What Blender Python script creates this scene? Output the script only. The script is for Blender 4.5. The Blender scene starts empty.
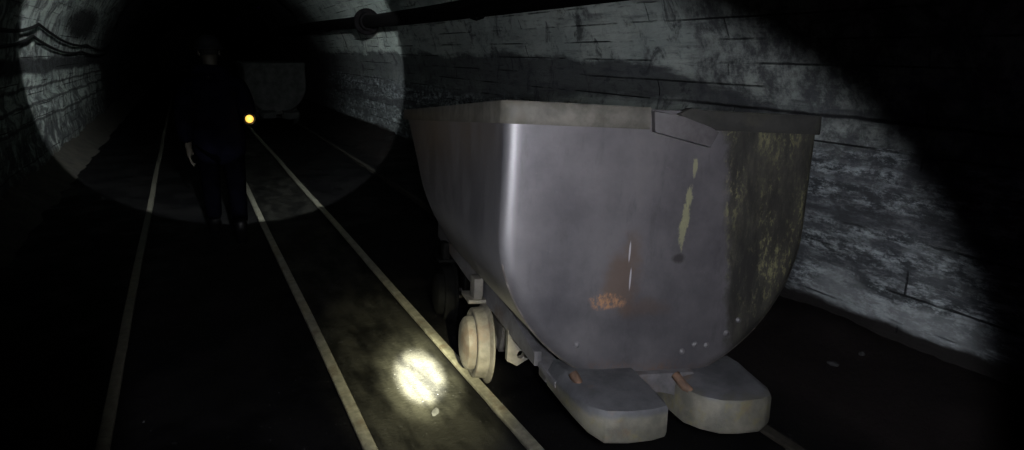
import bpy, bmesh, math, random
from mathutils import Vector, Matrix, noise
random.seed(7)
S = bpy.context.scene
COL = S.collection
PI = math.pi

# ------------------------------------------------------------------ helpers
def link(name, bm, mat, parent=None, smooth=True, recalc=True):
    if recalc:
        bmesh.ops.recalc_face_normals(bm, faces=bm.faces[:])
    me = bpy.data.meshes.new(name)
    bm.to_mesh(me); bm.free()
    if smooth:
        for p in me.polygons: p.use_smooth = True
    if mat: me.materials.append(mat)
    o = bpy.data.objects.new(name, me)
    COL.objects.link(o)
    if parent: o.parent = parent
    return o

def empty(name, loc=(0, 0, 0)):
    o = bpy.data.objects.new(name, None)
    o.empty_display_size = .2
    o.location = loc
    COL.objects.link(o)
    return o

def tag(o, label=None, cat=None, group=None, kind=None):
    if label: o['label'] = label
    if cat: o['category'] = cat
    if group: o['group'] = group
    if kind: o['kind'] = kind
    return o

def autosmooth(o, deg=35):
    me = o.data
    for p in me.polygons: p.use_smooth = True
    bm = bmesh.new(); bm.from_mesh(me)
    for e in bm.edges:
        e.smooth = not (len(e.link_faces) == 2 and e.calc_face_angle(0) > math.radians(deg))
    bm.to_mesh(me); bm.free()

def box(bm, lo, hi, bev=.004, seg=2):
    r = bmesh.ops.create_cube(bm, size=1)
    vs = r['verts']
    for v in vs:
        v.co = Vector([lo[i] + (v.co[i] + .5) * (hi[i] - lo[i]) for i in range(3)])
    if bev:
        es = list({e for v in vs for e in v.link_edges})
        bmesh.ops.bevel(bm, geom=es, offset=bev, segments=seg, affect='EDGES', profile=.5)

def prism(bm, pts, axis, a, b, bev=.004):
    """closed 2D outline extruded along axis (0,1,2) from a to b"""
    o = [i for i in range(3) if i != axis]
    def co(p, t):
        c = [0, 0, 0]; c[o[0]] = p[0]; c[o[1]] = p[1]; c[axis] = t
        return c
    A = [bm.verts.new(co(p, a)) for p in pts]
    B = [bm.verts.new(co(p, b)) for p in pts]
    n = len(pts)
    fs = [bm.faces.new(A), bm.faces.new(B[::-1])]
    for i in range(n):
        fs.append(bm.faces.new((A[i], A[(i + 1) % n], B[(i + 1) % n], B[i])))
    if bev:
        es = list({e for f in fs[:2] for e in f.edges})
        bmesh.ops.bevel(bm, geom=es, offset=bev, segments=2, affect='EDGES', profile=.5)

def lathe(bm, prof, axis='X', n=40, origin=(0, 0, 0)):
    """prof: list of (t along axis, radius); radius 0 closes"""
    rings = []
    for t, r in prof:
        ring = []
        if r < 1e-6:
            ring = [t]
        for k in range(n if r >= 1e-6 else 1):
            a = 2 * PI * k / n
            c, s = r * math.cos(a), r * math.sin(a)
            co = {'X': (t, c, s), 'Y': (c, t, s), 'Z': (c, s, t)}[axis]
            v = bm.verts.new(Vector(co) + Vector(origin))
            if r < 1e-6: ring = [v]
            else: ring.append(v)
        rings.append(ring)
    for A, B in zip(rings, rings[1:]):
        if len(A) == 1 and len(B) == 1: continue
        for k in range(n):
            k2 = (k + 1) % n
            if len(A) == 1: bm.faces.new((A[0], B[k], B[k2]))
            elif len(B) == 1: bm.faces.new((A[k], B[0], A[k2]))
            else: bm.faces.new((A[k], B[k], B[k2], A[k2]))

def tube(bm, pts, r, n=12, cap=True):
    pts = [Vector(p) for p in pts]
    rings = []
    up = Vector((0, 0, 1))
    for i, p in enumerate(pts):
        d = (pts[min(i + 1, len(pts) - 1)] - pts[max(i - 1, 0)]).normalized()
        a = d.cross(up)
        if a.length < 1e-3: a = d.cross(Vector((1, 0, 0)))
        a.normalize(); b = d.cross(a)
        rr = r[i] if isinstance(r, (list, tuple)) else r
        rings.append([bm.verts.new(p + a * rr * math.cos(2 * PI * k / n) + b * rr * math.sin(2 * PI * k / n)) for k in range(n)])
    for A, B in zip(rings, rings[1:]):
        for k in range(n):
            bm.faces.new((A[k], A[(k + 1) % n], B[(k + 1) % n], B[k]))
    if cap:
        bm.faces.new(rings[0][::-1]); bm.faces.new(rings[-1])

def fb(x, y, z, s=1.0, o=4):
    return noise.fractal(Vector((x * s, y * s, z * s)), 1.0, 2.0, o)

# ------------------------------------------------------------------ materials
class NT:
    def __init__(self, name):
        self.m = bpy.data.materials.new(name); self.m.use_nodes = True
        self.t = self.m.node_tree; self.n = self.t.nodes
        self.b = self.n['Principled BSDF']
    def node(self, ty, **kw):
        x = self.n.new(ty)
        for k, v in kw.items():
            if k.startswith('i_'): x.inputs[k[2:].replace('_', ' ')].default_value = v
            else: setattr(x, k, v)
        return x
    def link(self, a, b): self.t.links.new(a, b)
    def _in(self, sock, v):
        if isinstance(v, bpy.types.NodeSocket): self.link(v, sock)
        else: sock.default_value = v
    def math(self, op, a, b=0.0, c=None, clamp=False):
        x = self.node('ShaderNodeMath', operation=op, use_clamp=clamp)
        self._in(x.inputs[0], a); self._in(x.inputs[1], b)
        if c is not None: self._in(x.inputs[2], c)
        return x.outputs[0]
    def vmath(self, op, a, b=(0, 0, 0)):
        x = self.node('ShaderNodeVectorMath', operation=op)
        self._in(x.inputs[0], a); self._in(x.inputs[1], b)
        return x.outputs['Value'] if op in ('LENGTH', 'DOT_PRODUCT') else x.outputs[0]
    def coord(self, which='Object'):
        return self.node('ShaderNodeTexCoord').outputs[which]
    def noise(self, v, scale=5, detail=6, rough=.6, dist=0.0, stretch=None):
        if stretch: v = self.vmath('MULTIPLY', v, stretch)
        x = self.node('ShaderNodeTexNoise')
        self.link(v, x.inputs['Vector'])
        x.inputs['Scale'].default_value = scale; x.inputs['Detail'].default_value = detail
        x.inputs['Roughness'].default_value = rough; x.inputs['Distortion'].default_value = dist
        return x.outputs['Fac']
    def mr(self, v, a, b, c=0.0, d=1.0, smooth=True):
        x = self.node('ShaderNodeMapRange', interpolation_type='SMOOTHSTEP' if smooth else 'LINEAR')
        self._in(x.inputs['Value'], v)
        for k, q in zip(('From Min', 'From Max', 'To Min', 'To Max'), (a, b, c, d)): self._in(x.inputs[k], q)
        return x.outputs[0]
    def mix(self, f, a, b):
        x = self.node('ShaderNodeMix', data_type='RGBA')
        self._in(x.inputs[0], f)
        for s, v in ((x.inputs[6], a), (x.inputs[7], b)):
            if isinstance(v, bpy.types.NodeSocket): self.link(v, s)
            else: s.default_value = (*v, 1)
        return x.outputs[2]
    def sep(self, v):
        x = self.node('ShaderNodeSeparateXYZ'); self.link(v, x.inputs[0]); return x.outputs
    def bump(self, h, strength=.3, dist=.02):
        x = self.node('ShaderNodeBump'); x.inputs['Strength'].default_value = strength
        x.inputs['Distance'].default_value = dist
        self.link(h, x.inputs['Height']); self.link(x.outputs[0], self.b.inputs['Normal'])
    def done(self, col=None, rough=.6, metal=0.0, spec=None):
        if col is not None:
            if isinstance(col, bpy.types.NodeSocket): self.link(col, self.b.inputs['Base Color'])
            else: self.b.inputs['Base Color'].default_value = (*col, 1)
        self._in(self.b.inputs['Roughness'], rough); self._in(self.b.inputs['Metallic'], metal)
        if spec is not None: self.b.inputs['Specular IOR Level'].default_value = spec
        return self.m
    def blob(self, P, c, r, nz, amp=.35, soft=.35):
        """noisy elliptical patch in the XZ plane"""
        d = self.vmath('SUBTRACT', P, (c[0], 0, c[1]))
        d = self.vmath('MULTIPLY', d, (1 / r[0], 0, 1 / r[1]))
        l = self.vmath('LENGTH', d)
        l = self.math('ADD', l, self.math('MULTIPLY', self.math('SUBTRACT', nz, .5), amp * 2))
        return self.mr(l, 1.0, 1.0 - soft)

def wall_material(name, side):
    T = NT(name)
    uv = T.coord('UV'); P = T.coord('Object')
    ps = T.sep(P)
    n1 = T.noise(P, 1.1, 8, .65); n2 = T.noise(P, 6, 8, .65)
    n3 = T.noise(uv, 3.0, 8, .7, stretch=(.35, 3.0, 1))       # streaks along the boards
    n4 = T.noise(uv, 11.0, 6, .7, stretch=(.3, 2.2, 1))
    # boarding: long boards with thin broken joints
    warp = T.vmath('ADD', uv, T.vmath('MULTIPLY', T.node('ShaderNodeTexNoise', i_Scale=2.2).outputs['Color'], (.0, .03, 0)))
    br = T.node('ShaderNodeTexBrick', offset=.37, offset_frequency=2)
    br.inputs['Scale'].default_value = 1.0
    br.inputs['Brick Width'].default_value = 2.3; br.inputs['Row Height'].default_value = .155
    br.inputs['Mortar Size'].default_value = .007; br.inputs['Mortar Smooth'].default_value = .4
    br.inputs['Color1'].default_value = (0.35, 0.35, 0.35, 1); br.inputs['Color2'].default_value = (.65, .65, .65, 1)
    br.inputs['Mortar'].default_value = (.5, .5, .5, 1)
    T.link(warp, br.inputs['Vector'])
    mort = br.outputs['Fac']
    brk = T.mr(T.noise(uv, 1.7, 4, .6, stretch=(.6, 2.2, 1)), .47, .60)
    mort = T.math('MULTIPLY', mort, brk)
    tone = T.sep(br.outputs['Color'])[0]
    pale = T.mix(T.mr(n1, .35, .65), (.44, .50, .48), (.62, .68, .64))
    pale = T.mix(T.mr(tone, .3, .7, 0, .30), pale, (.17, .19, .20))
    # soot streaks
    c = T.mix(T.mr(n3, .52, .70, 0, .70), pale, (.10, .105, .115))
    c = T.mix(T.mr(n4, .55, .72, 0, .75), c, (.05, .052, .06))
    c = T.mix(T.mr(n2, .54, .70, 0, .75), c, (.09, .09, .10))
    n5 = T.noise(P, 2.6, 9, .72, 1.2)
    c = T.mix(T.mr(n5, .55, .66, 0, .8), c, (.045, .046, .052))
    X, Y, Z = ps[0], ps[1], ps[2]
    wob = T.math('MULTIPLY', T.math('SUBTRACT', T.noise(uv, 2.0, 7, .65, stretch=(.5, 1.5, 1)), .5), .5)
    Zw = T.math('ADD', Z, wob)
    if side == 'right':
        # grime plus the cart's shadow painted as a belt, narrowing towards the camera end
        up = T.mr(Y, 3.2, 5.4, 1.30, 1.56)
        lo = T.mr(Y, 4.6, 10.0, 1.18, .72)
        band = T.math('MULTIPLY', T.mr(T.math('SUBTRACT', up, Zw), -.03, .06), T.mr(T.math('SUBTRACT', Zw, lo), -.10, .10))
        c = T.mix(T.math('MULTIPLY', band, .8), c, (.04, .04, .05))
        # blotchy, sooty stretch nearest the camera end
        n6 = T.noise(P, 4.5, 9, .75)
        near = T.mr(T.math('ADD', Y, T.math('MULTIPLY', wob, .4)), 4.25, 4.05)
        c = T.mix(T.math('MULTIPLY', near, T.mr(n6, .38, .60, .30, .95)), c, (.07, .074, .082))
        # rough pale plaster low on the wall, bluish
        low = T.mr(Zw, 1.15, .95, 0, 1)
        grain = T.noise(uv, 10, 10, .82, stretch=(.6, 1.5, 1))
        pl = T.mix(T.mr(grain, .44, .60), (.035, .04, .047), (.46, .51, .54))
        pl = T.mix(T.mr(n5, .48, .62, 0, .8), pl, (.06, .062, .07))
        pl = T.mix(T.mr(n3, .44, .60, 0, .8), pl, (.07, .075, .085))
        c = T.mix(T.math('MULTIPLY', low, .9), c, pl)
        st = T.math('MULTIPLY', T.mr(T.math('ABSOLUTE', T.math('SUBTRACT', Zw, .66)), .10, .02), .75)
        c = T.mix(st, c, (.05, .052, .06))
        ln = T.mr(T.math('ABSOLUTE', T.math('SUBTRACT', Z, T.mr(n1, .3, .7, 1.205, 1.225))), .016, .004)
        c = T.mix(T.math('MULTIPLY', ln, T.mr(Y, 5.0, 4.0, 0, .9)), c, (.01, .01, .012))
        ledge = T.math('MULTIPLY', T.mr(Zw, .30, .20), T.mr(T.math('ABSOLUTE', T.math('SUBTRACT', Y, 2.4)), .65, .35))
        c = T.mix(T.math('MULTIPLY', ledge, .55), c, T.mix(grain, (.22, .24, .25), (.52, .56, .58)))
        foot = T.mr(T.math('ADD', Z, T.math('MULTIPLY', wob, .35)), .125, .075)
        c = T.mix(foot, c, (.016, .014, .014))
    elif side == 'left':
        st = T.mr(T.math('ABSOLUTE', T.math('SUBTRACT', T.math('ADD', Z, T.math('MULTIPLY', wob, .4)), 1.40)), .14, .07)
        c = T.mix(T.math('MULTIPLY', st, .95), c, (.012, .012, .016))
        c = T.mix(T.math('MULTIPLY', T.mr(n5, .42, .58), .8), c, (.07, .074, .08))
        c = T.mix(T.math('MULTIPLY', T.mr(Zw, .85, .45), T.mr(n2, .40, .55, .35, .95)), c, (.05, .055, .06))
        for zz in (.70, .93, 1.13):
            st = T.mr(T.math('ABSOLUTE', T.math('SUBTRACT', T.math('ADD', Z, T.math('MULTIPLY', wob, .22)), zz)), .03, .010)
            c = T.mix(T.math('MULTIPLY', st, .8), c, (.03, .03, .035))
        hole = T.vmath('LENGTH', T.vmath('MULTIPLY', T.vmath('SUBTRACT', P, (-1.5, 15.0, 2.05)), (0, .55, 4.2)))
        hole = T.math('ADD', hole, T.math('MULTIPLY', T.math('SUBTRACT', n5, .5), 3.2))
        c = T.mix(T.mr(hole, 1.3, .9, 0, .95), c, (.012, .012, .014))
        foot = T.mr(Zw, .28, .05)
        c = T.mix(T.math('MULTIPLY', foot, .85), c, (.06, .05, .035))
    # wall colour drops to near-black further in
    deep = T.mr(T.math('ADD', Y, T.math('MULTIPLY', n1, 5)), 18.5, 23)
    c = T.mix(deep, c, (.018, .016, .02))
    c = T.mix(T.math('MULTIPLY', mort, .92), c, (.012, .012, .015))
    h = T.math('SUBTRACT', T.math('ADD', n2, T.math('MULTIPLY', n4, .6)), T.math('MULTIPLY', mort, 1.6))
    T.bump(h, .9, .035)
    return T.done(c, .9, 0, .25)

def floor_material():
    T = NT('coal_floor')
    P = T.coord('Object'); X = T.sep(P)[0]; Y = T.sep(P)[1]
    n1 = T.noise(P, 2.0, 8, .65); n2 = T.noise(P, 30, 8, .75); n3 = T.noise(P, 9, 6, .6, stretch=(1, .25, 1))
    c = T.mix(T.mr(n1, .35, .65), (.0015, .0015, .002), (.005, .0047, .005))
    fleck = T.mr(T.noise(P, 55, 4, .6, stretch=(1, .6, 1)), .66, .72, 0, .7)
    c = T.mix(T.mr(n2, .60, .76, 0, .45), c, (.05, .05, .05))
    # paler strip between the two tracks
    Xn = T.math('ADD', X, T.math('MULTIPLY', T.math('SUBTRACT', n1, .5), .12))
    walk = T.math('MULTIPLY', T.mr(Xn, .53, .60), T.mr(Xn, 1.18, 1.10))
    wc = T.mix(T.mr(n3, .35, .65), (.006, .006, .0055), (.024, .0235, .020))
    c = T.mix(T.math('MULTIPLY', walk, T.mr(n1, .3, .5, .55, .9)), c, wc)
    c = T.mix(fleck, c, (.07, .07, .072))
    # brown mud beside the right wall
    mud = T.math('MULTIPLY', T.mr(Xn, 2.35, 2.75), .8)
    c = T.mix(mud, c, T.mix(n3, (.006, .005, .005), (.020, .016, .016)))
    T.bump(T.math('ADD', n2, n1), .45, .02)
    r = T.mr(n1, .35, .6, .5, .85)
    return T.done(c, r, 0, .05)

def simple(name, col, rough=.6, metal=0.0, var=.35, scale=14, bump=.15, rust=None, spec=None):
    T = NT(name); P = T.coord('Object')
    n = T.noise(P, scale, 7, .65)
    dark = tuple(c * (1 - var) for c in col); lite = tuple(min(1, c * (1 + var)) for c in col)
    c = T.mix(T.mr(n, .3, .7), dark, lite)
    if rust:
        c = T.mix(T.mr(T.noise(P, scale * .35, 6, .7), .52, .68, 0, .85), c, rust)
    if bump: T.bump(n, bump, .01)
    return T.done(c, rough, metal, spec)

def tub_material():
    T = NT('tub_steel'); P = T.coord('Object'); ps = T.sep(P); X, Y, Z = ps
    n = T.noise(P, 3.2, 8, .65); nf = T.noise(P, 42, 6, .7); ns = T.noise(P, 9, 8, .7, stretch=(1.6, 1.6, .45))
    fl = T.noise(P, 46, 8, .8, stretch=(1.25, 1.25, .6)); nb = T.noise(P, 11, 8, .7)
    c = T.mix(T.mr(n, .3, .7), (.062, .060, .068), (.108, .103, .110))
    c = T.mix(T.mr(ns, .52, .74, 0, .55), c, (.045, .042, .050))
    c = T.mix(T.mr(nf, .62, .78, 0, .35), c, (.16, .155, .165))
    front = T.mr(Y, .12, .05)
    # weathered yellow coating left on the right-hand side
    edge = T.math('SUBTRACT', X, T.math('MULTIPLY', Z, -.15))
    reg = T.mr(T.math('ADD', edge, T.math('MULTIPLY', T.math('SUBTRACT', nb, .5), .12)), .165, .21)
    reg = T.math('MULTIPLY', reg, front)
    dk = T.mix(T.mr(ns, .35, .65), (.019, .0185, .017), (.048, .0465, .040))
    fade = T.math('MULTIPLY', T.mr(Z, -.86, -.55, .15, 1), T.mr(T.noise(P, 5.5, 3, .5, stretch=(1.4, 1, .5)), .40, .60, .12, 1))
    fk = T.math('MULTIPLY', T.mr(T.math('ADD', fl, T.math('MULTIPLY', T.math('SUBTRACT', ns, .5), .5)), .50, .64), fade)
    yc = T.mix(T.math('MULTIPLY', fk, .65), dk, (.24, .235, .115))
    c = T.mix(T.math('MULTIPLY', reg, .95), c, yc)
    # yellow paint runs and the dark dent under them
    for cc, rr in (((.094, -.195), (.013, .035)), ((.083, -.30), (.016, .05)), ((.077, -.37), (.017, .06)), ((.070, -.435), (.018, .06))):
        c = T.mix(T.math('MULTIPLY', T.blob(P, cc, rr, fl, 1.3, .45), T.math('MULTIPLY', front, .8)), c, (.24, .24, .145))
    c = T.mix(T.math('MULTIPLY', T.blob(P, (.066, -.525), (.035, .022), fl, .6, .6), T.math('MULTIPLY', front, .8)), c, (.025, .022, .024))
    # rust fan
    for cc, rr, k in (((-.15, -.60), (.095, .17), .7), ((-.12, -.50), (.055, .10), .45), ((-.06, -.71), (.13, .05), .40)):
        c = T.mix(T.math('MULTIPLY', T.blob(P, cc, rr, nb, .7, .7), T.math('MULTIPLY', front, k)), c, (.095, .064, .048))
    c = T.mix(T.math('MULTIPLY', T.math('MULTIPLY', T.blob(P, (-.19, -.685), (.075, .035), nb, .8, .4), T.mr(fl, .42, .6)), front), c, (.32, .17, .09))
    # pale drip
    for cc, rr in (((-.128, -.50), (.0045, .045)), ((-.117, -.60), (.0045, .05))):
        c = T.mix(T.math('MULTIPLY', T.blob(P, cc, rr, nb, .25, .4), front), c, (.36, .36, .39))
    # rust along the bottom lip
    low = T.math('MULTIPLY', T.mr(T.math('ADD', Z, T.math('MULTIPLY', T.math('SUBTRACT', nb, .5), .25)), -.90, -1.0), T.mr(fl, .40, .58))
    c = T.mix(T.math('MULTIPLY', low, .7), c, (.13, .072, .045))
    # corner highlight painted into the steel colour
    hi = T.mr(T.math('ABSOLUTE', T.math('ADD', X, .575)), .035, .008)
    c = T.mix(T.math('MULTIPLY', hi, T.math('MULTIPLY', T.mr(Z, -.75, -.55), .55)), c, (.19, .185, .195))
    T.bump(T.math('ADD', nf, T.math('MULTIPLY', n, 2)), .25, .006)
    return T.done(c, T.mr(n, .3, .7, .40, .52), .45, .5)

M = {}
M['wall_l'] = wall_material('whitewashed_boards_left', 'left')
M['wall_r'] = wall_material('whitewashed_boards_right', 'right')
M['vault'] = wall_material('whitewashed_vault', 'vault')
M['floor'] = floor_material()
M['mud'] = simple('mud_bank', (.026, .022, .015), .9, 0, .6, 7, .6)
M['far_steel'] = simple('dark_steel_far', (.027, .028, .028), .8, 0, .4, 6, .2, spec=.2)
M['rail'] = simple('worn_rail', (.20, .19, .15), .48, .35, .35, 18, .2, rust=(.12, .09, .06))
M['rail_dull'] = simple('dull_rail', (.085, .08, .062), .65, .2, .35, 18, .2, rust=(.055, .045, .03))
M['rail_rust'] = simple('rusted_rail', (.020, .018, .015), .9, 0, .35, 18, .3, rust=(.012, .010, .008), spec=.1)
M['tub'] = tub_material()
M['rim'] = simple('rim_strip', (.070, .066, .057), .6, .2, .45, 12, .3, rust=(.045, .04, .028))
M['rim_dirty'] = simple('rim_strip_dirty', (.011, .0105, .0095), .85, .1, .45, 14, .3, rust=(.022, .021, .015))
M['plate'] = simple('bent_plate_steel', (.038, .035, .038), .65, .15, .3, 20, .2)
M['frame'] = simple('frame_steel', (.075, .072, .078), .65, .2, .35, 12, .25, rust=(.06, .042, .032))
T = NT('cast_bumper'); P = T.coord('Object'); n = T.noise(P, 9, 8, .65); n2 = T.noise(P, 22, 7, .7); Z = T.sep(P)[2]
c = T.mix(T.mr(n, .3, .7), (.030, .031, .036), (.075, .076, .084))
wc = T.mix(T.mr(n, .35, .65), (.062, .060, .051), (.118, .112, .090))       # worn, yellowed face; top-versus-front shading is painted in by height
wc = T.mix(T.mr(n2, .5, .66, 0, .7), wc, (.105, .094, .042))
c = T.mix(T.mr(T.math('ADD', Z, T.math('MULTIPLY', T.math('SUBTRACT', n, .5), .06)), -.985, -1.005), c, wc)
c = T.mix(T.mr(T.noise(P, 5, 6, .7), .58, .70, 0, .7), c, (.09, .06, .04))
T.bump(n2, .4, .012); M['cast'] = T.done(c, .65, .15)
M['lip'] = simple('lip_steel', (.11, .095, .085), .6, .2, .5, 20, .3, rust=(.10, .058, .036))
M['rust'] = simple('rusty_steel', (.09, .052, .034), .8, .1, .5, 22, .4)
M['wheel'] = simple('wheel_steel', (.115, .105, .09), .7, .1, .4, 11, .35, rust=(.095, .065, .048))
M['shaded_steel'] = simple('shaded_wheel_steel', (.004, .004, .004), .95, 0, .4, 12, .3, spec=.03)  # near-black colour paints in the dark that hides the rear wheels
M['dark_steel'] = simple('dark_steel', (.05, .045, .045), .7, .3, .4, 12, .2)
M['pipe'] = simple('sooty_pipe', (.0035, .003, .0035), .85, 0, .4, 10, .2, spec=.05)
M['cable'] = simple('black_cable', (.006, .006, .007), .7, 0, .3, 20, .1, spec=.2)
M['plaster'] = simple('fallen_plaster', (.42, .45, .47), .95, 0, .45, 16, .5)
M['stone'] = simple('pale_stone', (.022, .022, .024), .9, 0, .35, 30, .4)
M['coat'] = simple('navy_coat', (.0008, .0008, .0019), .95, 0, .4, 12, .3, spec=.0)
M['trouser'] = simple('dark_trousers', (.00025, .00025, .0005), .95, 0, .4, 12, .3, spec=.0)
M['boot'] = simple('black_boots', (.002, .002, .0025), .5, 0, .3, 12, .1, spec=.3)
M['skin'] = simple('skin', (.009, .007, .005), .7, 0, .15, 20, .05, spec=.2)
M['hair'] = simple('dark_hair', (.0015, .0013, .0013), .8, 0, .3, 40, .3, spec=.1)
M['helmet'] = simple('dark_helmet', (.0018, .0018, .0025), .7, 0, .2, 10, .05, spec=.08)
T = NT('lamp_lens'); T.b.inputs['Emission Color'].default_value = (1, .55, .09, 1); T.b.inputs['Emission Strength'].default_value = 1.1
M['lens'] = T.done((.3, .2, .06), .4)

# ------------------------------------------------------------------ tunnel
XL, XR, CX, HW, SPR, RISE = -1.79, 3.49, .85, 2.64, 1.0, 2.6
FLOOR = -.045
Y0, Y1 = -1.6, 62.0
def section(side):
    """(x, z, arc length) down one part of the section"""
    pts = []
    if side in ('left', 'right'):
        sg = -1 if side == 'left' else 1
        z = FLOOR - .12
        while z < SPR: pts.append((CX + sg * HW, z)); z += .075
        for k in range(0, 24):
            a = math.radians(k * 2.2)
            pts.append((CX + sg * HW * math.cos(a), SPR + RISE * math.sin(a)))
    else:
        a0 = 23 * 2.2
        n = 48
        for k in range(n + 1):
            a = math.radians(a0 + (180 - 2 * a0) * k / n)
            pts.append((CX + HW * math.cos(a), SPR + RISE * math.sin(a)))
    s = 0; out = []
    for i, p in enumerate(pts):
        if i: s += math.hypot(p[0] - pts[i - 1][0], p[1] - pts[i - 1][1])
        out.append((p[0], p[1], s))
    return out
def shell(name, side, mat):
    sec = section(side)
    ys = []
    y = Y0
    while y < Y1:
        ys.append(y); y += .07 if y < 6 else (.15 if y < 16 else .45)
    bm = bmesh.new(); uvl = bm.loops.layers.uv.new('UVMap')
    grid = []; uvs = {}
    for y in ys:
        row = []
        for x, z, s in sec:
            row_i = int(s / .19); bi = int((y + row_i * .7) / 1.9)
            step = (noise.cell(Vector((row_i * 1.7 + .3, bi * 2.3 + .1, 3.3 if side == 'left' else 7.7))) - .5) * .022
            rough = fb(x, y * .7, z, 2.3) * .012 + fb(x + 9, y, z, 7) * .010
            if side != 'ceiling' and z < 1.0: rough *= 2.2
            if y > 19: rough += fb(x, y, z, .6) * .16 * min(1, (y - 19) / 2)
            d = Vector((x - CX, 0, (z - SPR) if z > SPR else 0)).normalized()
            v = bm.verts.new(Vector((x, y, z)) + d * (step + rough))
            uvs[v] = (y, s + (0 if side != 'ceiling' else 4)); row.append(v)
        grid.append(row)
    for A, B in zip(grid, grid[1:]):
        for i in range(len(sec) - 1):
            f = bm.faces.new((A[i], A[i + 1], B[i + 1], B[i]))
            for l in f.loops: l[uvl].uv = uvs[l.vert]
    o = link(name, bm, mat, recalc=False)
    o['kind'] = 'structure'
    return o
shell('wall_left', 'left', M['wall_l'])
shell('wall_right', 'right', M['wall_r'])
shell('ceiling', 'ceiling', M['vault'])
bm = bmesh.new()                      # the face of the heading far in
gr = []
for i in range(25):
    row = []
    for k in range(25):
        x = XL - .3 + (XR - XL + .6) * i / 24; z = -.4 + 4.6 * k / 24
        row.append(bm.verts.new((x, Y1 - 1.2 + fb(x, 0, z, 1.2) * .5, z)))
    gr.append(row)
for A, B in zip(gr, gr[1:]):
    for k in range(24): bm.faces.new((A[k], A[k + 1], B[k + 1], B[k]))
link('wall_back', bm, M['mud'])['kind'] = 'structure'

bm = bmesh.new()
xs = [XL - .1 + .065 * i for i in range(int((XR - XL + .2) / .065) + 1)]
ys = []; y = Y0
while y < Y1:
    ys.append(y); y += .065 if y < 5 else (.14 if y < 14 else .6)
def floor_z(x, y):
    z = FLOOR + fb(x, y, 0, 1.5) * .012 + fb(x, y, 4, 7) * .007
    t = max(0, min(1, (x - 1.2) / 1.0)); z -= .065 * t * (1 - max(0, min(1, (y - 6) / 4)))
    t = max(0, min(1, (x - 2.6) / .8)); z += (.07 + .05 * fb(x, y, 2, 2)) * t * t + .05 * t
    return z
grid = [[bm.verts.new((x, y, floor_z(x, y))) for x in xs] for y in ys]
for A, B in zip(grid, grid[1:]):
    for i in range(len(xs) - 1): bm.faces.new((A[i], A[i + 1], B[i + 1], B[i]))
o = link('floor', bm, M['floor'], recalc=False); o['kind'] = 'structure'

# sloping dirt bank at the foot of the left wall
bm = bmesh.new(); rows = []
for y in ys:
    r = []
    for k in range(9):
        t = k / 8
        r.append(bm.verts.new((XL - .03 + .46 * t, y, FLOOR - .03 + .30 * (1 - t) ** 1.3 + fb(t * 2, y, 1, 3) * .03)))
    rows.append(r)
for A, B in zip(rows, rows[1:]):
    for i in range(8): bm.faces.new((A[i], A[i + 1], B[i + 1], B[i]))
o = link('trim_left', bm, M['mud'], recalc=False); o['kind'] = 'structure'

# ------------------------------------------------------------------ rails
RAILP = [(-.058, 0), (.058, 0), (.058, .010), (.010, .022), (.007, .030), (.007, .072), (.020, .080), (.027, .087), (.027, .1), (.023, .105),
         (-.023, .105), (-.027, .1), (-.027, .087), (-.020, .080), (-.007, .072), (-.007, .030), (-.010, .022), (-.058, .010)]
def rail(x, label, dz=lambda y: 0.0, mat='rail'):
    bm = bmesh.new(); rows = []
    ysr = [Y0 + .1 + .4 * i for i in range(int((58 - Y0) / .4))]
    for y in ysr:
        w = .004 * math.sin(y * 1.3 + x * 5)
        rows.append([bm.verts.new((x + px + w, y, -.105 + pz + dz(y))) for px, pz in RAILP])
    n = len(RAILP)
    for A, B in zip(rows, rows[1:]):
        for k in range(n): bm.faces.new((A[k], A[(k + 1) % n], B[(k + 1) % n], B[k]))
    bm.faces.new(rows[0]); bm.faces.new(rows[-1][::-1])
    o = link('rail', bm, M[mat]); autosmooth(o, 30)
    tag(o, label, 'rail', 'track rails along the tunnel floor')
    return o
rail(-.475, 'leftmost worn steel rail, nearest the left tunnel wall', mat='rail_dull')
rail(.54, 'steel rail just right of the walking person, second from the left')
rail(1.16, 'steel rail running under the near wheel of the big cart beside the bright light spot')
rail(2.235, 'rail on the far side of the carts, nearest the right wall', lambda y: -.072 * (1 - max(0, min(1, (y - 5) / 3))), 'rail_rust')

# ------------------------------------------------------------------ mine cart
W2, HB, LEN, S1, S2, S3, RB, PW = .6005, 1.03, 3.3, .04, 2.0, .2, .60, 1.9
def profile(k=1.0, n=14, m=44):
    pts = []
    for i in range(n): pts.append((-W2, -(HB - RB) * i / n))
    for i in range(m + 1):
        a = PI + PI * i / m
        c, s = math.cos(a), math.sin(a)
        pts.append((W2 * math.copysign(abs(c) ** (2 / PW), c), -(HB - RB) + RB * math.copysign(abs(s) ** (2 / PW), s)))
    for i in range(n - 1, -1, -1): pts.append((W2, -(HB - RB) * i / n))
    return [(x * k, z * k) for x, z in pts]
def front_y(z): return S1 * (-z / HB)
def rear_y(z):
    t = -z / HB
    return LEN - S2 * t - S3 * t * (1 - t) * 4

def copy_tree(o, parent=None):
    c = o.copy(); COL.objects.link(c)
    if parent: c.parent = parent
    for ch in o.children: copy_tree(ch, c)
    return c

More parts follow.
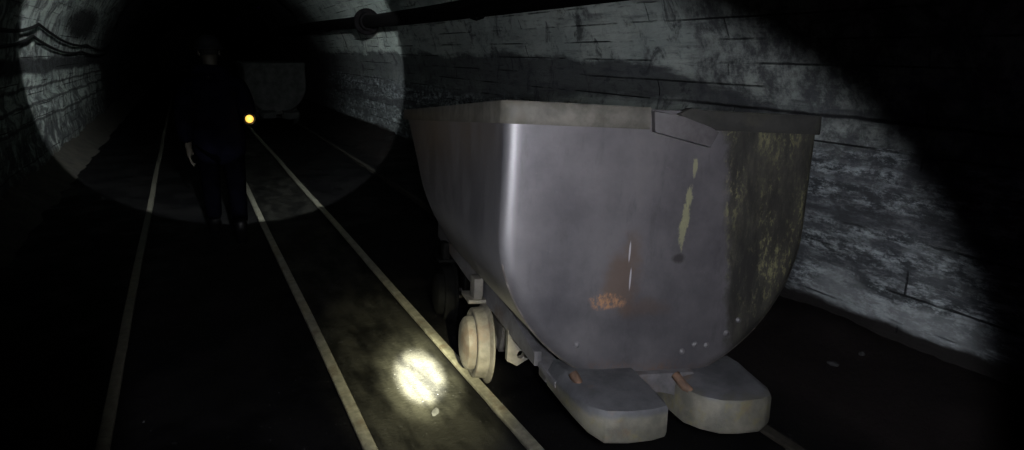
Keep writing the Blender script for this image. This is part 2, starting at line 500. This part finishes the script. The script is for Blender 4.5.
def make_cart(label):
    root = empty('mine_cart')
    tag(root, label, 'mine cart', 'mine carts on the right-hand track')
    # --- tub: end plates with rolled corners, U-shaped trough, ends raked
    bm = bmesh.new(); R = .042
    P0 = profile()
    loops = []
    for k in (.02, .15, .3, .45, .6, .75, .86):
        d = .012 * (1 - k * k)
        loops.append([(x * k, front_y(z * k) - d, z * k) for x, z in P0])
    for i in range(0, 7):
        a = (PI / 2) * i / 6
        ins = R * (1 - math.sin(a)); k = 1 - ins / W2
        back = R * (1 - math.cos(a))
        loops.append([(x * k, front_y(z * k) + back, z * k) for x, z in P0])
    NS = 26
    for j in range(1, NS + 1):
        a = j / NS
        loops.append([(x, (front_y(z) + R) * (1 - a) + (rear_y(z) - R) * a, z) for x, z in P0])
    for i in range(1, 6):
        a = (PI / 2) * i / 5
        ins = R * (1 - math.cos(a)); k = 1 - ins / W2
        loops.append([(x * k, rear_y(z * k) - R + R * math.sin(a), z * k) for x, z in P0])
    for k in (.8, .6, .4, .2, .02):
        loops.append([(x * k, rear_y(z * k), z * k) for x, z in P0])
    V = [[bm.verts.new(p) for p in L] for L in loops]
    for A, B in zip(V, V[1:]):
        for i in range(len(P0) - 1): bm.faces.new((A[i], A[i + 1], B[i + 1], B[i]))
    bm.faces.new(V[0]); bm.faces.new(V[-1][::-1])
    o = link('tub', bm, M['tub'], root)
    sm = o.modifiers.new('plate thickness', 'SOLIDIFY'); sm.thickness = .014; sm.offset = -1
    # --- rim strip round the top edge: clean run and dirty run
    def strip(path, w=.068, t=.016):
        b = bmesh.new(); rows = []
        for (x, y, nx, ny) in path:
            rows.append([b.verts.new((x + nx * a, y + ny * a, z)) for a, z in
                         ((-.004, -w), (t * .8, -w), (t, -w + .004), (t, .003), (t * .8, .007), (-.020, .007), (-.024, .003), (-.024, -.008))])
        for A, B in zip(rows, rows[1:]):
            for i in range(8): b.faces.new((A[i], A[(i + 1) % 8], B[(i + 1) % 8], B[i]))
        b.faces.new(rows[0]); b.faces.new(rows[-1][::-1])
        return b
    def corner(cx, cy, a0, a1, n=6):
        return [(cx + R * math.cos(a0 + (a1 - a0) * i / n), cy + R * math.sin(a0 + (a1 - a0) * i / n),
                 math.cos(a0 + (a1 - a0) * i / n), math.sin(a0 + (a1 - a0) * i / n)) for i in range(n + 1)]
    left = [(-W2, y, -1, 0) for y in (LEN - R, 2.4, 1.6, .8, .3)] + corner(-W2 + R, R, PI, 1.5 * PI) + [(x, 0, 0, -1) for x in (-.4, -.25, -.095)]
    right = [(x, 0, 0, -1) for x in (.105, .25, .4)] + corner(W2 - R, R, 1.5 * PI, 2 * PI) + [(W2, y, 1, 0) for y in (.3, .8, 1.6, 2.4, LEN - R)]
    rear = corner(W2 - R, LEN - R, 0, .5 * PI) + [(0, LEN, 0, 1)] + corner(-W2 + R, LEN - R, .5 * PI, PI)
    o = link('rim', strip(left), M['rim'], root); autosmooth(o, 40); o['label'] = 'pale steel rim strip along the left side and front corner'
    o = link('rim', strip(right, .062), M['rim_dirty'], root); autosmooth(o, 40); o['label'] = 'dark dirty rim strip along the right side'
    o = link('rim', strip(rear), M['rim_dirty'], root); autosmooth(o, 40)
    # torn length of rim, hanging at an angle
    bm = bmesh.new()
    prism(bm, [(-.100, -.005), (-.092, -.076), (.106, -.120), (.131, -.068), (.10, -.052), (.06, -.040), (.0, -.020)], 1, -.050, -.022, .003)
    for v in bm.verts: v.co.y += -.03 * max(0, (v.co.x + .09)) / .2
    o = link('bent_plate', bm, M['plate'], root); autosmooth(o); o['label'] = 'bent steel plate tilted down over the front rim'
    bm = bmesh.new()
    prism(bm, [(.0, -.012), (.05, .012), (.10, .006), (.13, -.022), (.125, -.062), (.06, -.036)], 1, -.030, .02, .006)
    o = link('rim_scrap', bm, M['rim_dirty'], root); autosmooth(o); o['label'] = 'crumpled brown scrap of rim behind the bent plate'
    # weld lip along the lower edge of the front end plate
    bm = bmesh.new()
    tube(bm, [(x * .985, front_y(z) + R * .75, z * .985 - .006) for x, z in P0 if z < -.52], .0085, 8)
    o = link('weld_lip', bm, M['lip'], root); o['label'] = 'rust-flecked lip along the lower edge of the end plate'
    # --- underframe
    def beam(sg):
        b = bmesh.new()
        out = [(.24, -.935), (.24, -1.0), (.5, -.98), (1.3, -.94), (2.2, -.88), (2.46, -.86), (2.46, -.76), (2.0, -.78), (1.2, -.82), (.6, -.87)]
        prism(b, out, 0, sg * .375 - .016, sg * .375 + .016, .005)
        box(b, (sg * .33 - .04, .05, -1.01), (sg * .33 + .04, 2.3, -.985), .004)
        for v in b.verts: v.co.x += sg * .055 * max(0, v.co.y - .15) / 2.3
        for v in b.verts:
            if v.co.z < -.985 and v.co.y > .1: v.co.z += max(0, (v.co.y - .1)) * .057
        o = link('side_beam', b, M['frame'], root); autosmooth(o)
    beam(-1); beam(1)
    for y in (.16, .75, 1.5):
        bm = bmesh.new()
        box(bm, (-.37, y, -1.04 + .05 * y), (.37, y + .09, -.99 + .05 * y), .006)
        o = link('cross_beam', bm, M['dark_steel'], root); autosmooth(o)
    # --- cast bumper pads
    def pad(x0, x1, yf, zb, zt, flip):
        b = bmesh.new()
        w = x1 - x0
        pl = [(0, .16), (0, -.02), (.03, .42 * yf), (.10, .74 * yf), (.24, .94 * yf), (.5, yf), (.78, .98 * yf), (.97, .90 * yf), (1, .72 * yf), (1, .16)]
        if flip:
            pl = [(0, .16), (0, -.02), (.03, .5 * yf), (.12, .82 * yf), (.28, .97 * yf), (.55, yf), (.75, .92 * yf), (.90, .68 * yf), (1, .35 * yf), (1, .16)]
        pl = [((1 - u if flip else u), v) for u, v in pl]
        rings = []
        for z, s in ((zb, .0), (zb + .004, .012), (zb + .02, .02), (zt - .012, .02), (zt, .010)):
            ring = []
            for u, v in pl:
                x = x0 + w * u; y = v
                c = Vector((x - (x0 + x1) / 2, y + .05, 0))
                c *= 1 + (s - .02) * 2.5
                # the underside is rounded up at the outer corner
                uu = (1 - u) if flip else u
                lift = .045 * max(0, (.22 - uu) / .22) ** 1.5 if z < zb + .03 else 0
                ring.append(b.verts.new((c.x + (x0 + x1) / 2, c.y - .05, z + lift)))
            rings.append(ring)
        n = len(pl)
        for A, B in zip(rings, rings[1:]):
            for k in range(n): b.faces.new((A[k], A[(k + 1) % n], B[(k + 1) % n], B[k]))
        b.faces.new(rings[0][::-1])
        # top: slopes up to the tub
        top = rings[-1]; crest = []
        for v in top:
            crest.append(b.verts.new((v.co.x * .86 + (x0 + x1) / 2 * .14, v.co.y * .45 + .09, zt + .035)))
        for k in range(n): b.faces.new((top[k], top[(k + 1) % n], crest[(k + 1) % n], crest[k]))
        b.faces.new(crest)
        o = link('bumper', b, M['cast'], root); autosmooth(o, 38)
        return o
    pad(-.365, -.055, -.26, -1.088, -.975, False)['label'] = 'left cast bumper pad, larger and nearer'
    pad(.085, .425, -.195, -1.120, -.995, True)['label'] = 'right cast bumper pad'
    bm = bmesh.new()
    prism(bm, [(-.20, -.955), (-.14, -.975), (-.08, -1.03), (-.04, -1.035), (.02, -1.02), (.07, -1.03), (.12, -1.07), (.15, -1.06), (.17, -.98), (.16, -.955)], 1, .0, .12, .006)
    for v in bm.verts:
        if v.co.y < 0: v.co.y -= max(0, -.95 - v.co.z) * 1.1
    o = link('coupling_plate', bm, M['frame'], root); autosmooth(o)
    for pts, nm in (((-.325, -.27), 'a'), ((.075, .135), 'b')):
        x0, x1 = pts
        bm = bmesh.new()
        tube(bm, [(x0, -.012, -.93 if nm == 'a' else -.955), (x0 + (x1 - x0) * .3, -.05, -.965 if nm == 'a' else -.985), (x1, -.11, -.985 if nm == 'a' else -1.03)], .017, 8)
        link('gusset', bm, M['rust'], root)['label'] = 'rusty weld bracket between tub and bumper'
    # rivets near the lower right of the end plate
    for x, z in ((.17, -.86), (.22, -.865), (.30, -.82), (.345, -.77), (.12, -.885), (-.30, -.84)):
        bm = bmesh.new()
        lathe(bm, [(.01, .012), (-.004, .012), (-.009, .007), (-.011, 0)], 'Y', 10, (x, front_y(z), z))
        link('rivet', bm, M['frame'], root)
    # --- wheelsets
    R0 = .178
    def wheelset(y, wm):
        ax = bmesh.new(); lathe(ax, [(-.44, 0), (-.44, .035), (.44, .035), (.44, 0)], 'X', 18, (0, y, -1.16))
        link('axle', ax, M['dark_steel'], root)
        for sg in (-1, 1):
            b = bmesh.new()
            pr = [(.40, 0), (.40, .05), (.408, .055), (.412, .16), (.408, .196), (.414, .205), (.424, .206), (.434, .198), (.444, R0 + .004),
                  (.455, R0), (.52, R0 - .004), (.527, R0 - .010), (.527, .152), (.516, .145), (.506, .10), (.510, .085), (.535, .082), (.535, 0)]
            lathe(b, [(sg * (.40 + (t - .40) * .68 - .012), r) for t, r in pr], 'X', 44, (0, y, -1.16))
            wh = link('wheel', b, wm, root); autosmooth(wh, 30)
            c = bmesh.new()
            lathe(c, [(sg * t, r) for t, r in [(.44, .135), (.490, .135), (.508, .128), (.521, .108), (.528, .07), (.531, .05), (.532, 0)]], 'X', 28, (0, y, -1.16))
            h = link('hub_cap', c, wm, wh); autosmooth(h, 35)
            # axle hanger: bracket bolted under the side beam
            b = bmesh.new()
            prism(b, [(y - .13, -.93), (y - .10, -1.10), (y - .05, -1.20), (y + .05, -1.20), (y + .10, -1.10), (y + .13, -.93)], 0, sg * .325 - .018, sg * .325 + .018, .004)
            box(b, (min(sg * .33, sg * .50), y - .03, -.955), (max(sg * .33, sg * .50), y + .17, -.935), .004)
            box(b, (sg * .45 - .022, y - .02, -.955), (sg * .45 + .022, y + .09, -.83), .006)
            o = link('axle_hanger', b, wm, root); autosmooth(o)
    wheelset(1.055, M['wheel']); wheelset(2.05, M['shaded_steel'])
    # lug with an eye under the beam
    bm = bmesh.new()
    n = 16; ring = []; outer = []
    cx, cz, rr = -.345, -1.075, .016
    oc = [(-.405, -.96), (-.405, -1.10), (-.36, -1.125), (-.30, -1.09), (-.30, -.96)]
    outl = []
    for i in range(len(oc)):
        a, b2 = oc[i], oc[(i + 1) % len(oc)]
        for k in range(4): outl.append((a[0] + (b2[0] - a[0]) * k / 4, a[1] + (b2[1] - a[1]) * k / 4))
    N = len(outl)
    lay = []
    for yy in (.60, .635):
        O = [bm.verts.new((x, yy, z)) for x, z in outl]; I = []
        for x, z in outl:
            a = math.atan2(z - cz, x - cx); I.append(bm.verts.new((cx + rr * math.cos(a), yy, cz + rr * math.sin(a))))
        for k in range(N): bm.faces.new((O[k], O[(k + 1) % N], I[(k + 1) % N], I[k]))
        lay.append((O, I))
    for k in range(N):
        for q in (0, 1): bm.faces.new((lay[0][q][k], lay[0][q][(k + 1) % N], lay[1][q][(k + 1) % N], lay[1][q][k]))
    o = link('lug', bm, M['wheel'], root); autosmooth(o)
    o['label'] = 'small steel lug with a round eye below the side beam'
    # rear draw gear
    bm = bmesh.new(); box(bm, (-.36, 2.3, -1.0), (.36, 2.75, -.89), .02, 3)
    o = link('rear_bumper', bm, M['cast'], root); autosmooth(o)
    return root
cart = make_cart('big dented steel mine cart with yellow flaking paint, front wheel beside bright light spot')
def rz_rx_ry(yaw, pit, roll, loc):
    return Matrix.Translation(loc) @ Matrix.Rotation(yaw, 4, 'Z') @ Matrix.Rotation(pit, 4, 'X') @ Matrix.Rotation(roll, 4, 'Y')
CM = rz_rx_ry(-.186, -.091, .066, (1.529, 1.927, 1.396))
cart.rotation_mode = 'QUATERNION'
cart.location = CM.to_translation(); cart.rotation_quaternion = CM.to_quaternion()
far = copy_tree(cart)
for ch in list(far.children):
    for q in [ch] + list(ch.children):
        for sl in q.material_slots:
            sl.link = 'OBJECT'; sl.material = M['far_steel']  # one darker steel for every part of the far cart
far['label'] = 'dim distant mine cart far down the tunnel, behind the walking person'
FM = rz_rx_ry(-.03, 0, 0, (1.69, 15.0, 1.335))
far.location = FM.to_translation(); far.rotation_quaternion = FM.to_quaternion()

# ------------------------------------------------------------------ pipe on the right wall
pipe = empty('pipe', (2.9, 0, 2.06))
tag(pipe, 'black sooty pipe with a round flange high along the right wall', 'pipe')
bm = bmesh.new()
py = [Y0 + .2 + i * .6 for i in range(60)]
tube(bm, [(0.05 * math.sin(y * .2), y, .02 * math.sin(y * .37 + 1) + .006 * (y - 8)) for y in py], .105, 24)
link('pipe_run', bm, M['pipe'], pipe)
def pz(y): return (0.05 * math.sin(y * .2), .02 * math.sin(y * .37 + 1) + .006 * (y - 8))
for y in (12.1, 24.1):
    bm = bmesh.new(); x0, z0 = pz(y)
    pr = [(-.10, .10), (-.10, .14), (-.035, .15), (-.035, .215), (-.025, .222), (-.004, .222), (-.004, .20), (.004, .20), (.004, .222), (.025, .222), (.035, .215), (.035, .15), (.10, .14), (.10, .10)]
    lathe(bm, [(y + t, r) for t, r in pr], 'Y', 32, (x0, 0, z0))
    fl = link('flange', bm, M['pipe'], pipe); autosmooth(fl, 30)
    for k in range(8):
        a = 2 * PI * (k + .5) / 8
        bm = bmesh.new()
        lathe(bm, [(y - .065, 0), (y - .065, .017), (y + .065, .017), (y + .065, 0)], 'Y', 6, (x0 + .184 * math.cos(a), 0, z0 + .184 * math.sin(a)))
        link('bolt', bm, M['pipe'], fl, smooth=False)
for y in (3.2, 7.2, 15.5, 20.0):
    x0, z0 = pz(y); bm = bmesh.new()
    tube(bm, [(x0 + .36, y, z0 + .24), (x0 + .16, y, z0 + .02), (x0 + .08, y, z0 - .10), (x0, y, z0 - .125), (x0 - .08, y, z0 - .10), (x0 - .115, y, z0)], .014, 8)
    link('hanger', bm, M['pipe'], pipe)

# ------------------------------------------------------------------ cables on the left wall
def cable(pts, label):
    bm = bmesh.new(); P = []
    for (a, b) in zip(pts, pts[1:]):
        for k in range(10):
            t = k / 10
            s = -.10 * 4 * t * (1 - t)
            P.append((a[0] + (b[0] - a[0]) * t, a[1] + (b[1] - a[1]) * t, a[2] + (b[2] - a[2]) * t + s))
    P.append(pts[-1])
    tube(bm, P, .018, 8)
    o = link('cable', bm, M['cable']); tag(o, label, 'cable', 'cables slung along the left wall')
cable([(-1.50, 3.0, 1.88), (-1.50, 6.5, 1.86), (-1.52, 10.2, 1.90), (-1.60, 15.5, 1.70), (-1.60, 20, 1.72)], 'upper black cable sagging along the left wall')
cable([(-1.57, 3.0, 1.74), (-1.57, 6.5, 1.70), (-1.57, 10.0, 1.76), (-1.63, 14.8, 1.58), (-1.63, 20, 1.60)], 'lower black cable sagging along the left wall, just below its twin')

# ------------------------------------------------------------------ rubble and stones
def stone(x, y, s, sc, label, mat):
    bm = bmesh.new(); bmesh.ops.create_icosphere(bm, subdivisions=3, radius=1)
    for v in bm.verts:
        k = 1 + .3 * fb(v.co.x + x * 7, v.co.y, v.co.z + y, 1.4)
        v.co = Vector((v.co.x * sc[0], v.co.y * sc[1], v.co.z * sc[2])) * s * k
    o = link('stone', bm, mat); o.location = (x, y, floor_z(x, y) + s * sc[2] * .55)
    o.rotation_euler = (0, 0, random.uniform(0, 3))
    tag(o, label, 'stone', 'loose stones on the tunnel floor')
stone(.90, 2.76, .017, (2.0, 1, .5), 'small grey flat stone just in front of the bright light spot', M['stone'])
stone(3.22, 2.32, .016, (1.2, 1, .8), 'greyish pebble on the mud at the right, below the pale plaster', M['stone'])
stone(3.04, 2.35, .018, (1.7, 1, .7), 'flat grey stone on the mud, left of the greyish pebble', M['stone'])

# ------------------------------------------------------------------ the walking person
PB = (.215, 6.32, FLOOR)
person = empty('person', PB)
tag(person, 'person in dark coat and helmet walking away between rails, lamp in right hand', 'person')
def skin(name, nodes, edges, mat, parent, root=0, sub=2):
    """nodes: list of (co, radius or (rx, ry))"""
    me = bpy.data.meshes.new(name)
    me.from_pydata([n[0] for n in nodes], edges, [])
    o = bpy.data.objects.new(name, me); COL.objects.link(o); o.parent = parent
    sk = o.modifiers.new('skin', 'SKIN'); sk.use_smooth_shade = True; sk.branch_smoothing = .6
    for i, n in enumerate(nodes):
        d = me.skin_vertices[0].data[i]
        d.radius = n[1] if isinstance(n[1], tuple) else (n[1], n[1])
        d.use_root = (i == root)
    ss = o.modifiers.new('sub', 'SUBSURF'); ss.levels = sub; ss.render_levels = sub
    me.materials.append(mat)
    return o
# joints (z above the floor; +Y is the way he walks, left = -X)
J = {}
nodes = []; edges = []
def nd(k, co, r, par=None):
    J[k] = len(nodes); nodes.append((co, r))
    if par: edges.append((J[par], J[k]))
nd('pelvis', (0, 0, .90), (.125, .09))
nd('belly', (0, .02, 1.06), (.13, .095), 'pelvis')
nd('chest', (.0, .04, 1.27), (.145, .10), 'belly')
nd('neckb', (.0, .05, 1.43), (.058, .055), 'chest')
nd('neck', (-.005, .065, 1.50), (.055, .058), 'neckb')
nd('jaw', (-.005, .10, 1.565), (.062, .075), 'neck')
nd('head', (-.005, .095, 1.645), (.078, .098), 'jaw')
nd('crown', (-.005, .085, 1.715), (.055, .07), 'head')
for s, sg in (('l', -1), ('r', 1)):
    nd('sh' + s, (sg * .175, .035, 1.37), .052, 'chest')
nd('ell', (-.245, -.01, 1.10), .045, 'shl'); nd('wrl', (-.245, .06, .865), .030, 'ell'); nd('pal', (-.243, .085, .79), (.038, .022), 'wrl')
nd('elr', (.222, -.06, 1.12), .045, 'shr'); nd('wrr', (.215, .11, 1.09), .030, 'elr'); nd('par', (.209, .175, 1.09), (.036, .024), 'wrr')
nd('hipl', (-.095, .0, .84), .092, 'pelvis'); nd('knl', (-.10, .17, .49), .060, 'hipl'); nd('anl', (-.10, .20, .10), .040, 'knl'); nd('tol', (-.115, .36, .045), .035, 'anl')
nd('hipr', (.095, .0, .84), .092, 'pelvis'); nd('knr', (.10, -.02, .47), .060, 'hipr'); nd('anr', (.09, -.22, .13), .040, 'knr'); nd('tor', (.095, -.10, .05), .035, 'anr')
# fingers: hanging left hand, right hand curled round the lamp handle
for i in range(4):
    fx = -.243 - .002; fy = .062 + .017 * i; L = (.072, .082, .078, .06)[3 - i]
    nd('fl%da' % i, (fx, fy, .755), .0095, 'pal'); nd('fl%db' % i, (fx + .010, fy + .004, .755 - L * .55), .0085, 'fl%da' % i); nd('fl%dc' % i, (fx + .030, fy + .006, .755 - L), .0075, 'fl%db' % i)
nd('tla', (-.222, .118, .805), .011, 'pal'); nd('tlb', (-.214, .136, .770), .009, 'tla')
for i in range(4):
    fz = 1.118 - .018 * i
    nd('fr%da' % i, (.215, .215, fz), .0095, 'par'); nd('fr%db' % i, (.198, .240, fz), .0085, 'fr%da' % i); nd('fr%dc' % i, (.173, .232, fz), .0075, 'fr%db' % i)
nd('tra', (.183, .175, 1.118), .011, 'par'); nd('trb', (.167, .200, 1.124), .009, 'tra')
body = skin('body', nodes, edges, M['skin'], person)
# ears, nose
for sg in (-1, 1):
    bm = bmesh.new(); bmesh.ops.create_uvsphere(bm, u_segments=12, v_segments=8, radius=1)
    for v in bm.verts: v.co = Vector((v.co.x * .011, v.co.y * .018, v.co.z * .032)) + Vector((-.005 + sg * .079, .090, 1.625))
    link('ear', bm, M['skin'], person)
bm = bmesh.new(); bmesh.ops.create_uvsphere(bm, u_segments=12, v_segments=8, radius=1)
for v in bm.verts: v.co = Vector((v.co.x * .016 * (1.3 - .5 * v.co.z), v.co.y * .02, v.co.z * .026)) + Vector((-.005, .192, 1.615))
link('nose', bm, M['skin'], person)
# hair under the helmet
bm = bmesh.new(); bmesh.ops.create_uvsphere(bm, u_segments=24, v_segments=16, radius=1)
for v in bm.verts:
    v.co = Vector((v.co.x * .083, v.co.y * .098, v.co.z * .085)) + Vector((-.005, .078, 1.655))
bmesh.ops.delete(bm, geom=[v for v in bm.verts if v.co.y > .145 or (v.co.z < 1.60)], context='VERTS')
link('hair', bm, M['hair'], person)
bm = bmesh.new()
lathe(bm, [(1.650, .135), (1.656, .142), (1.664, .136), (1.675, .114), (1.70, .108), (1.735, .092), (1.757, .062), (1.766, .03), (1.768, 0)], 'Z', 32)
for v in bm.verts: v.co = Vector((v.co.x * .86 - .005, v.co.y * 1.02 + .088, v.co.z))
h = link('helmet', bm, M['helmet'], person); so = h.modifiers.new('t', 'SOLIDIFY'); so.thickness = .004
bm = bmesh.new(); box(bm, (-.035, .205, 1.685), (.025, .225, 1.725), .006)
link('cap_lamp', bm, M['helmet'], h)
# coat: torso, skirt and sleeves
cn = [((0, 0, .66), (.235, .175)), ((0, .01, .93), (.235, .175)), ((0, .03, 1.12), (.240, .180)), ((0, .045, 1.30), (.240, .180)), ((0, .05, 1.45), (.165, .135)), ((0, .062, 1.53), (.098, .094)),
      ((-.205, .035, 1.375), .100), ((-.262, -.01, 1.10), .082), ((-.25, .055, .885), .062),
      ((.205, .035, 1.375), .100), ((.236, -.06, 1.12), .080), ((.218, .09, 1.09), .060)]
ce = [(0, 1), (1, 2), (2, 3), (3, 4), (4, 5), (3, 6), (6, 7), (7, 8), (3, 9), (9, 10), (10, 11)]
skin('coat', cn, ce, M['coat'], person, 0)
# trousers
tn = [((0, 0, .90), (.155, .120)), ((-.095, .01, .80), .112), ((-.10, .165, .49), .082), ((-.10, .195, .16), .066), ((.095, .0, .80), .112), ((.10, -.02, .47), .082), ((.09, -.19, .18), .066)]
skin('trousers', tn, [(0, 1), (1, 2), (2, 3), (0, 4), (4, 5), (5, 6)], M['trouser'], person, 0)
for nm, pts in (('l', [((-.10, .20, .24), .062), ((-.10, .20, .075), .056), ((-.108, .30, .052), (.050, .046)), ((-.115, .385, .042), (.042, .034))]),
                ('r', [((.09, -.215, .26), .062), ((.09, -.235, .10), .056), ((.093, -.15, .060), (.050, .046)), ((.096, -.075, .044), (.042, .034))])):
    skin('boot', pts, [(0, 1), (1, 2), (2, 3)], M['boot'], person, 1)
# hand lamp held in the right hand
lamp = empty('hand_lamp', (PB[0] + .178, PB[1] + .205, PB[2] + 1.075))
tag(lamp, 'small hand lamp glowing yellow in the walking person\'s right hand', 'lamp')
bm = bmesh.new(); lathe(bm, [(-.06, 0), (-.06, .012), (-.055, .015), (.055, .015), (.06, .012), (.06, 0)], 'Z', 16)
link('handle', bm, M['dark_steel'], lamp)
bm = bmesh.new(); lathe(bm, [(.06, 0), (.06, .03), (.05, .042), (-.05, .046), (-.065, .05), (-.075, .047)], 'Y', 24, (.070, -.24, .005))
link('lamp_head', bm, M['dark_steel'], lamp)
bm = bmesh.new(); tube(bm, [(0, 0, .055), (.004, -.03, .075), (.05, -.09, .07), (.085, -.17, .055)], .010, 8)
link('bracket', bm, M['dark_steel'], lamp)
bm = bmesh.new(); lathe(bm, [(-.068, .034), (-.080, .028), (-.087, .016), (-.089, 0)], 'Y', 24, (.070, -.24, .005))
link('lens', bm, M['lens'], lamp)

# ------------------------------------------------------------------ lights (the party's lamps plus an added fill), world
def spot(name, loc, target, half, blend, watts, col, rad=.02):
    d = bpy.data.lights.new(name, 'SPOT'); d.energy = watts; d.color = col
    d.spot_size = 2 * half; d.spot_blend = blend; d.shadow_soft_size = rad
    o = bpy.data.objects.new(name, d); COL.objects.link(o); o.location = loc
    o.rotation_euler = (Vector(target) - Vector(loc)).to_track_quat('-Z', 'Y').to_euler()
    return o
def hollow_beam(o, centre, ring, a_in, a_out):
    """unfocused reflector: dim middle, bright outer ring (angles in degrees off the axis)"""
    d = o.data; d.use_nodes = True; t = d.node_tree
    em = t.nodes['Emission']
    tc = t.nodes.new('ShaderNodeTexCoord'); sp = t.nodes.new('ShaderNodeSeparateXYZ'); t.links.new(tc.outputs['Normal'], sp.inputs[0])
    ab = t.nodes.new('ShaderNodeMath'); ab.operation = 'ABSOLUTE'; t.links.new(sp.outputs[2], ab.inputs[0])
    ac = t.nodes.new('ShaderNodeMath'); ac.operation = 'ARCCOSINE'; t.links.new(ab.outputs[0], ac.inputs[0])
    mr = t.nodes.new('ShaderNodeMapRange'); mr.interpolation_type = 'SMOOTHSTEP'
    for k, v in (('From Min', math.radians(a_in)), ('From Max', math.radians(a_out)), ('To Min', centre), ('To Max', ring)): mr.inputs[k].default_value = v
    t.links.new(ac.outputs[0], mr.inputs['Value']); t.links.new(mr.outputs[0], em.inputs['Strength'])
def direc(p, yaw, pit, r=5):
    return (p[0] + r * math.sin(yaw) * math.cos(pit), p[1] + r * math.cos(yaw) * math.cos(pit), p[2] + r * math.sin(pit))
LA = (.08, -.02, 1.60)
spot('headlamp_wide', LA, direc(LA, .466, -.462), .58, .17, 272, (.93, .95, 1.0), .05)
LB = (-1.05, .35, 1.45)
spot('side_fill', LB, (1.02, 2.75, .95), math.radians(19), 1.0, 120, (.90, .94, 1.0), .03)  # added fill to brighten the cart's left side, no known lamp there
LC = (.198, -.284, 2.289)
hollow_beam(spot('headlamp_long', LC, direc(LC, .039, -.088), .2265, .05, 6000, (.93, 1.0, .98), .012), .08, 1.0, 6.5, 12.5)
LF = (.45, .35, 1.25)
spot('torch_core', LF, (.945, 3.13, -.045), math.radians(2.75), 1.0, 85000, (1, .98, .78), .012)
spot('torch_mid', LF, (.945, 3.13, -.045), math.radians(4.6), 1.0, 9000, (1, .97, .62), .012)
spot('torch_halo', LF, (.935, 3.13, -.045), math.radians(10), 1.0, 1300, (1, .95, .58), .012)
spot('torch_spill', LF, (.6, 2.9, -.045), math.radians(60), 1.0, 3, (1, .92, .62), .012)
pt = bpy.data.lights.new('hand_lamp_glow', 'POINT'); pt.energy = .6; pt.color = (1, .65, .2); pt.shadow_soft_size = .02
po = bpy.data.objects.new('hand_lamp_glow', pt); COL.objects.link(po)
po.location = (PB[0] + .25, PB[1] - .17, PB[2] + 1.08)

wd = bpy.data.worlds.new('world'); S.world = wd; wd.use_nodes = True
wd.node_tree.nodes['Background'].inputs['Color'].default_value = (.55, .05, 1, 1)
wd.node_tree.nodes['Background'].inputs['Strength'].default_value = .010

# ------------------------------------------------------------------ camera
cd = bpy.data.cameras.new('camera'); cam = bpy.data.objects.new('camera', cd); COL.objects.link(cam)
cd.sensor_width = 36; cd.sensor_fit = 'HORIZONTAL'; cd.lens = 36 * 682.7 / 1024; cd.clip_start = .05
cam.location = (0, 0, 1.6)
pitch = math.atan(175 / 682.7); yaw = math.atan(331 / math.hypot(175, 682.7))
cam.rotation_euler = (PI / 2 - pitch, 0, -yaw)
S.camera = cam
S.view_settings.view_transform = 'Standard'; S.view_settings.look = 'None'
S.view_settings.exposure = 0; S.view_settings.gamma = 1; S.view_settings.use_curve_mapping = False
